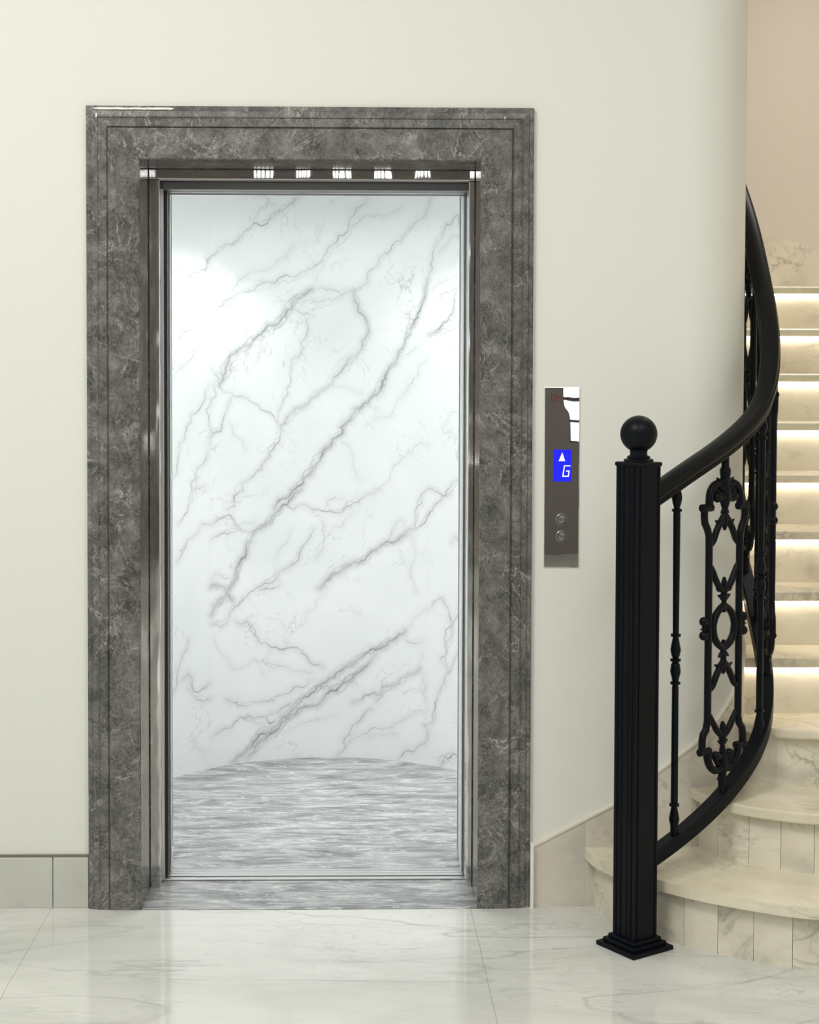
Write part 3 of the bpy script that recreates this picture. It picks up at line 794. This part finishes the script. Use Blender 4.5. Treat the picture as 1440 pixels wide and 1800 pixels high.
plan = [(.948, -.265), (1.015, -.235), (1.103, -.18), (1.173, -.13), (1.23, -.08), (1.28, -.03), (1.31, .01), (1.333, .06), (1.343, .11), (1.347, .19), (1.351, .31), (1.353, .42)]
bz = [.242, .275, .329, .372, .427, .471, .520, .578, .640, .719, .821, .913]
PS = run(plan)
hs = [0, .059, .173, .266, .344, .413, .470, .516, .566, .669, .792, .876]; hz = [1.222, 1.262, 1.311, 1.357, 1.398, 1.441, 1.487, 1.560, 1.655, 1.777, 1.923, 2.014]
plan += [(1.355, .9), (1.357, 1.35), (1.36, 1.78)]; PS = run(plan)
bz += [.913+.48*.84, .913+.93*.84, .913+1.36*.84]; hs += PS[-3:]; hz += [2.014+.48*.84, 2.014+.93*.84, 2.014+1.36*.84]
def at_s(s): return float(np.interp(s, PS, [p[0] for p in plan])), float(np.interp(s, PS, [p[1] for p in plan]))
def smooth_path(ss, zz, start):
    P = [start]
    K = np.linspace(0, PS[-1], 40)
    for s in K: x, y = at_s(s); P.append((x, y, float(np.interp(s, ss, zz))))
    P = [Vector(p) for p in P]
    for _ in range(2):
        P = [P[0]]+[(P[i-1]+P[i]*2+P[i+1])/4 for i in range(1, len(P)-1)]+[P[-1]]
    return catmull(P, 4)
hp = [(-.018, -.027), (.018, -.027), (.0205, -.024), (.0205, -.013), (.0265, -.009), (.029, -.004), (.029, .006), (.0262, .009), (.0262, .012), (.024, .018), (.017, .0245), (.008, .0275)]
hp = hp + [(-a_, b_) for a_, b_ in hp[:1:-1]]
bm = bmesh.new(); sweep(bm, smooth_path(hs, hz, (.905, -.288, 1.200)), hp)
obj('handrail', bm, M_rail, rl, smooth=.45)
bm = bmesh.new(); sweep(bm, smooth_path(PS, bz, (.905, -.288, .222)), [(-.021, -.019), (.021, -.019), (.021, .019), (-.021, .019)])
obj('bottom_rail', bm, M_iron, rl, bevel=(.004, 2), smooth=.45)

SC1 = 4.16/2724
slim = [(862, 7), (872, 6), (880, 8.5), (888, 9.5), (896, 8), (904, 5.5), (906, 5.5), (907, 9), (911, 9), (912, 6), (915, 6.5), (1010, 6.2), (1118, 5.5), (1122, 5.5), (1123, 9), (1127, 9), (1128, 5), (1135, 6.5), (1150, 9.5), (1160, 7.5), (1165, 5), (1166, 9.5), (1170, 9.5), (1171, 5), (1176, 8), (1188, 9.5), (1200, 6.5), (1205, 5.5), (1206, 9), (1210, 9), (1211, 5), (1215, 6), (1415, 6.5), (1417, 6), (1418, 9), (1422, 9), (1423, 5), (1432, 7), (1445, 9.5), (1455, 7), (1480, 6.5)]
def baluster(s):
    x, y = at_s(s); zb = float(np.interp(s, PS, bz)); zt = float(np.interp(s, hs, hz)); k = (zt-zb-.02)/(1.224-.278)
    pr = sorted([(r_*SC1, zb+.008+(1.51+(673.4-py)*SC1-.278)*k) for py, r_ in slim], key=lambda q: q[1])
    bm = bmesh.new(); lathe(bm, pr, 16, Matrix.Translation((x, y, 0)))
    return obj('baluster', bm, M_iron, rl, smooth=.9)

# scrolled panel: half of it in (sideways, height) picked off the ironwork, mirrored; middle strokes once
SC2 = 4.25/2724
half = [  # points, radii (sideways, height); a number after the point list = bar radius
 ([(0, 862), (-9, 856), (-15, 848), (-24, 851), (-31, 860), (-34, 872), (-34.5, 890)], [6, 6, 6, 6.5, 6.5, 6.5, 6.5]),
 ([(-29, 890), (-51, 890)], [6.5, 6.5]), ([(-45, 886), (-45, 906), (-44, 916), (-38, 928), (-34.5, 940), (-34, 965), (-34, 1090), (-34, 1180), (-34, 1245), (-34, 1268), (-37, 1282), (-43, 1290), (-45, 1300), (-45.5, 1324)], [6]*14),
 ([(-51, 1321), (-29, 1321)], [6.5, 6.5]), ([(-34, 1319), (-33, 1335), (-27, 1350), (-17, 1358), (-7, 1357), (0, 1352)], [6.5]*6),
 ([(-20, 856), (-17, 864), (-10, 869), (0, 872)], [3, 5, 6, 6]), ([(-18, 873), (-8, 873), (0, 873)], [8.5, 7, 7]),
 ([(-19, 838), (-14, 843), (-5, 844), (0, 846)], [1, 3.5, 4.5, 5]),
 ([(-9, 901), (-5, 897), (0, 895)], [1, 3, 4]), ([(-21, 913), (-15, 917), (-7, 914), (0, 904)], [1, 4, 5, 5]),
 ([(-2, 905), (-10, 918), (-18, 932), (-24, 948), (-29, 956)], [5, 5.5, 5.5, 5, 4]),
 ([(-29, 994), (-24, 1006), (-17, 1022), (-9, 1034), (0, 1040)], [4, 5, 5.5, 5.5, 5]),
 ([(-17, 1035), (-13, 1037), (-6, 1032)], [1.5, 4, 3.5]),
 ([(-14, 1047), (-7, 1049), (0, 1056)], [1, 4, 4.5]), ([(0, 1044), (-10, 1047), (0, 1050)], [3, 1, 3]),
 ([(0, 1064), (-9, 1071), (-18, 1082), (-23, 1096), (-23.5, 1106), (-21, 1120), (-14, 1132), (-5, 1140), (0, 1142)], [5, 5.5, 6, 6, 6, 6, 6, 5.5, 5]),
 ([(-22, 1102), (-36, 1102)], [3.5, 3.5]), ([(-42, 1090), (-43, 1102), (-42, 1114)], [3, 4, 3]), ([(-36, 1102), (-51, 1103)], [3, 1]),
 ([(-12, 1157), (-6, 1154), (0, 1147)], [1, 4, 4.5]), ([(-19, 1170), (-12, 1174), (-5, 1170), (0, 1164)], [1.5, 4, 4.5, 5]),
 ([(-2, 1170), (-11, 1181), (-18, 1194), (-23, 1206), (-29, 1213)], [5, 5.5, 5.5, 5, 4]),
 ([(-29, 1258), (-22, 1272), (-14, 1286), (-6, 1295), (0, 1300)], [4, 5, 5.5, 5.5, 5]),
 ([(-17, 1290), (-12, 1292), (-5, 1288)], [1, 4, 3.5]), ([(-11, 1307), (-5, 1310), (0, 1313)], [1, 3.5, 4]),
 ([(-15, 1333), (-8, 1335), (0, 1338)], [7.5, 6, 6]), ([(-18, 1338), (-12, 1346), (-4, 1350)], [3, 4.5, 5]),
 ([(-11, 1376), (-6, 1374), (0, 1372)], [1, 4, 4])]
mid = [([(0, 800), (0, 818), (0, 824), (0, 830), (0, 838), (0, 848), (0, 862), (0, 880), (0, 892), (0, 905), (0, 912), (0, 924), (0, 932)], [7, 7, 10, 10, 9, 8, 10, 10, 6, 6, 6.5, 5, 2.5]),
       ([(0, 1015), (0, 1022), (0, 1038), (0, 1050), (0, 1060), (0, 1072), (0, 1078)], [2.5, 5, 6, 6, 4.5, 5.5, 3]),
       ([(0, 1127), (0, 1132), (0, 1145), (0, 1158), (0, 1170), (0, 1182), (0, 1188)], [3, 5, 5, 5.5, 6, 5, 2.5]),
       ([(0, 1273), (0, 1280), (0, 1295), (0, 1304), (0, 1316), (0, 1325), (0, 1340), (0, 1356), (0, 1370), (0, 1402)], [2.5, 5.5, 6, 7, 4.5, 6, 9, 9, 7.5, 7.5])]
knobs = [(-44, 1090, 7.5), (-44, 1115, 7.5), (-19, 872, 8), (-15, 1333, 8)]
def scroll_panel(s):
    x, y = at_s(s); xa, ya = at_s(s-.05); xb, yb = at_s(s+.05); t = Vector((xb-xa, yb-ya, 0)).normalized()
    zb = float(np.interp(s, PS, bz)); zt = float(np.interp(s, hs, hz)); k = (zt-zb)/(1.342-.357)
    nrm = Vector((t.y, -t.x, 0)); c0 = Vector((x, y, 0))
    def P(dx, py): return c0+t*(dx*SC2/.82)+Vector((0, 0, zb+(1.51+(673.4-py)*SC2-.357)*k))
    bm = bmesh.new()
    for pts, rr in half:
        for sg in (1, -1):
            if len(pts) > 3 and max(abs(a_) for a_, _ in pts) > 20 and not (pts[0] == (-45, 886)):
                Q = catmull([P(a_*sg, b_) for a_, b_ in pts], 3); r2 = list(np.interp(np.linspace(0, len(rr)-1, len(Q)), range(len(rr)), rr))
            else: Q = [P(a_*sg, b_) for a_, b_ in pts]; r2 = rr
            tube(bm, Q, [v*SC2*1.1 for v in r2], 8, 1.0, nrm)
    for pts, rr in mid: tube(bm, [P(*q) for q in pts], [v*SC2 for v in rr], 10, 1.0, nrm)
    for dx, py, r_ in knobs:
        for sg in (1, -1): ball(bm, P(dx*sg, py), r_*SC2*1.12)
    return obj('scroll_panel', bm, M_iron, rl, smooth=.9)
s = .052; kk = 0
while s < PS[-1]-.05:
    (baluster if kk % 2 == 0 else scroll_panel)(s); s += .182 if kk < 2 else .15; kk += 1
